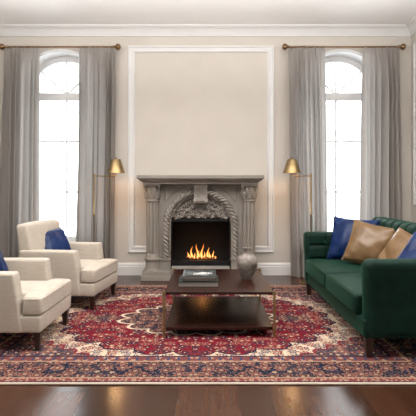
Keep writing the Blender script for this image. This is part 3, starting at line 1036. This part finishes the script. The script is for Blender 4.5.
gb, gg = 'blue pillows', 'gold pillows'
pillow(.48, .21, M['blue_silk'], 'royal blue satin pillow at the far end of the green sofa, behind the gold one', (1.520, 4.71, .638), (-.46, -.80, .42), math.radians(3), 3, gb)
pillow(.44, .22, M['gold_silk'], 'gold satin pillow facing forward in front of the blue one on the sofa', (1.575, 4.36, .630), (-.42, -.80, .42), math.radians(12), 5, gg)
pillow(.42, .19, M['gold_silk'], 'gold satin pillow leaning edge-on at the middle of the sofa back', (1.675, 3.86, .600), (-.82, -.42, .50), math.radians(16), 7, gg)
pillow(.44, .17, M['blue_silk'], 'royal blue satin pillow near the front sofa arm, cut by the right edge', (1.670, 3.50, .575), (-.66, -.60, .50), math.radians(22), 9, gb)

# ---------------------------------------------------------------- coffee table
TX0, TX1, TY0, TY1, TZ = -.352, .528, 3.53, 4.53, .366
tb = empty('coffee_table', ((TX0+TX1)/2, (TY0+TY1)/2, 0), label='low square dark wood coffee table with brass legs and lower shelf', cat='table')
TO = Matrix.Translation((-(TX0+TX1)/2, -(TY0+TY1)/2, 0))
def tpart(name, mb, mat, **k):
    mb.bm.transform(TO); return mb.build(name, mat, tb, **k)
tpart('table_top', MB().box(TX0+.012, TX1-.012, TY0+.010, TY1-.010, TZ-.022, TZ, .003), M['espresso'])
tpart('lower_shelf', MB().box(TX0+.016, TX1-.016, TY0+.014, TY1-.014, .066, .092, .003), M['espresso'])
for x in (TX0+.006, TX1-.006):
    for y in (TY0+.006, TY1-.006):
        m = MB(); m.box(x-.009, x+.009, y-.009, y+.009, RZ+.006, TZ+.004, .002)
        m.lathe([(.006, TZ+.003), (.010, TZ+.006), (.010, TZ+.010), (.004, TZ+.013)], (x, y, 0), 12)
        m.lathe([(.011, RZ+.0005), (.012, RZ+.008), (.008, RZ+.012)], (x, y, 0), 12)
        for z in (.079, TZ-.012): m.box(x-.0125, x+.0125, y-.0125, y+.0125, z-.012, z+.012, .002)
        tpart('leg', m, M['brass'])

# books
def book(w, d, h, rz, loc, cover, label, top=None):
    b = empty('book', loc, rz, label=label, cat='book', group='books on the coffee table')
    m = MB(); t = .0028
    m.box(-w/2, w/2, -d/2, d/2, 0, t, .0008); m.box(-w/2, w/2, -d/2, d/2, h-t, h, .0008)
    m.box(-w/2, -w/2+t, -d/2, d/2, 0, h, .0008)
    m.build('cover', cover, b)
    MB().box(-w/2+t, w/2-.005, -d/2+.004, d/2-.004, t, h-t).build('pages', M['pages'], b, smooth=False)
    if top: MB().box(-w/2+.004, w/2-.004, -d/2+.004, d/2-.004, h-.0004, h+.0006).build('cover_print', top, b, smooth=False)
    return b
book(.335, .30, .040, 0, (-.080, 3.865, TZ+.0005), M['cover_dark'], 'thick dark book with pale page edges at the bottom of the stack')
book(.275, .265, .022, 0, (-.076, 3.868, TZ+.0415), M['cover_dark'], 'thin dark book in the middle of the stack on the table')
book(.283, .300, .022, math.radians(0), (-.074, 3.872, TZ+.0645), M['cover_grey'], 'grey book with a black and white picture cover on top of the stack', M['photo'])

# vase
va = empty('vase', (.350, 4.03, TZ+.0005), label='mottled grey ceramic vase with narrow neck on the right of the coffee table', cat='vase')
prof = [(.036, 0), (.043, .003), (.047, .012), (.060, .040), (.078, .080), (.091, .120), (.0955, .145), (.094, .165), (.084, .188), (.066, .207), (.046, .218), (.036, .226), (.033, .240), (.0325, .262), (.035, .270), (.0375, .276), (.035, .281), (.029, .279), (.027, .262), (.027, .235)]
m = MB(); m.lathe(prof, n=40, f=lambda r, z, a: r*(1+.012*math.sin(3*a+z*20))); m.build('vessel', M['vase'], va, ang=60)
for s in (-1, 1):
    m = MB(); m.tube([(s*(.074+.014*math.sin(t*PI)), -.015 if s < 0 else 0, .158+.044*t) for t in [i/10 for i in range(11)]], [.010, .012, .012, .012, .012, .012, .012, .012, .012, .011, .009], 8)
    m.build('lug', M['vase'], va, ang=60)

# ---------------------------------------------------------------- lamps
def floor_lamp(xp, xs_, label):
    """xp: pole, xs_: centre of the shade"""
    L = empty('floor_lamp', (xp, 5.60, 0), label=label, cat='lamp', group='brass reading lamps')
    d = xs_-xp; s = 1 if d > 0 else -1
    MB().lathe([(.13, 0), (.135, .006), (.130, .016), (.03, .022), (.016, .03), (.012, .05)], n=40).build('lamp_base', M['brass'], L)
    MB().lathe([(.009, .03), (.009, .82), (.013, .825), (.013, .85), (.009, .855), (.009, 1.31), (.014, 1.312), (.014, 1.345), (.006, 1.352)], n=16).build('pole', M['brass'], L)
    m = MB(); m.tube([(0, 0, 1.325), (s*.03, 0, 1.325), (d-s*.035, 0, 1.322), (d-s*.01, 0, 1.325), (d, 0, 1.340), (d, 0, 1.50)], .0065, 10)
    m.lathe([(.012, 0), (.012, .03)], (d-s*.075, 0, 1.308), 12)
    m.build('swing_arm', M['brass'], L)
    z0, z1 = 1.362, 1.532
    m = MB(); m.lathe([(.112, z0), (.058, z1-.004), (.053, z1), (.004, z1), (.004, z1-.003), (.052, z1-.004), (.0555, z1-.008), (.1095, z0), (.112, z0)], (d, 0, 0), 48, cap=False)
    sh = m.build('lamp_shade', M['brass'], L, ang=35)
    MB().lathe([(.010, z1), (.012, z1+.006), (.006, z1+.012), (.008, z1+.022), (.003, z1+.030)], (d, 0, 0), 16).build('finial', M['brass'], sh)
    MB().ell(Vector((d, 0, 1.43)), (.026, .026, .032), None, 16, 12).build('bulb', M['bulb'], L)
    point('lamp_light', (xs_, 5.60, 1.39), 8.5, (1, .60, .28), .03)
floor_lamp(-1.418, -1.144, 'brass floor lamp with cone shade standing behind the left armchairs')
floor_lamp(1.281, 1.045, 'brass floor lamp with cone shade standing behind the green sofa')
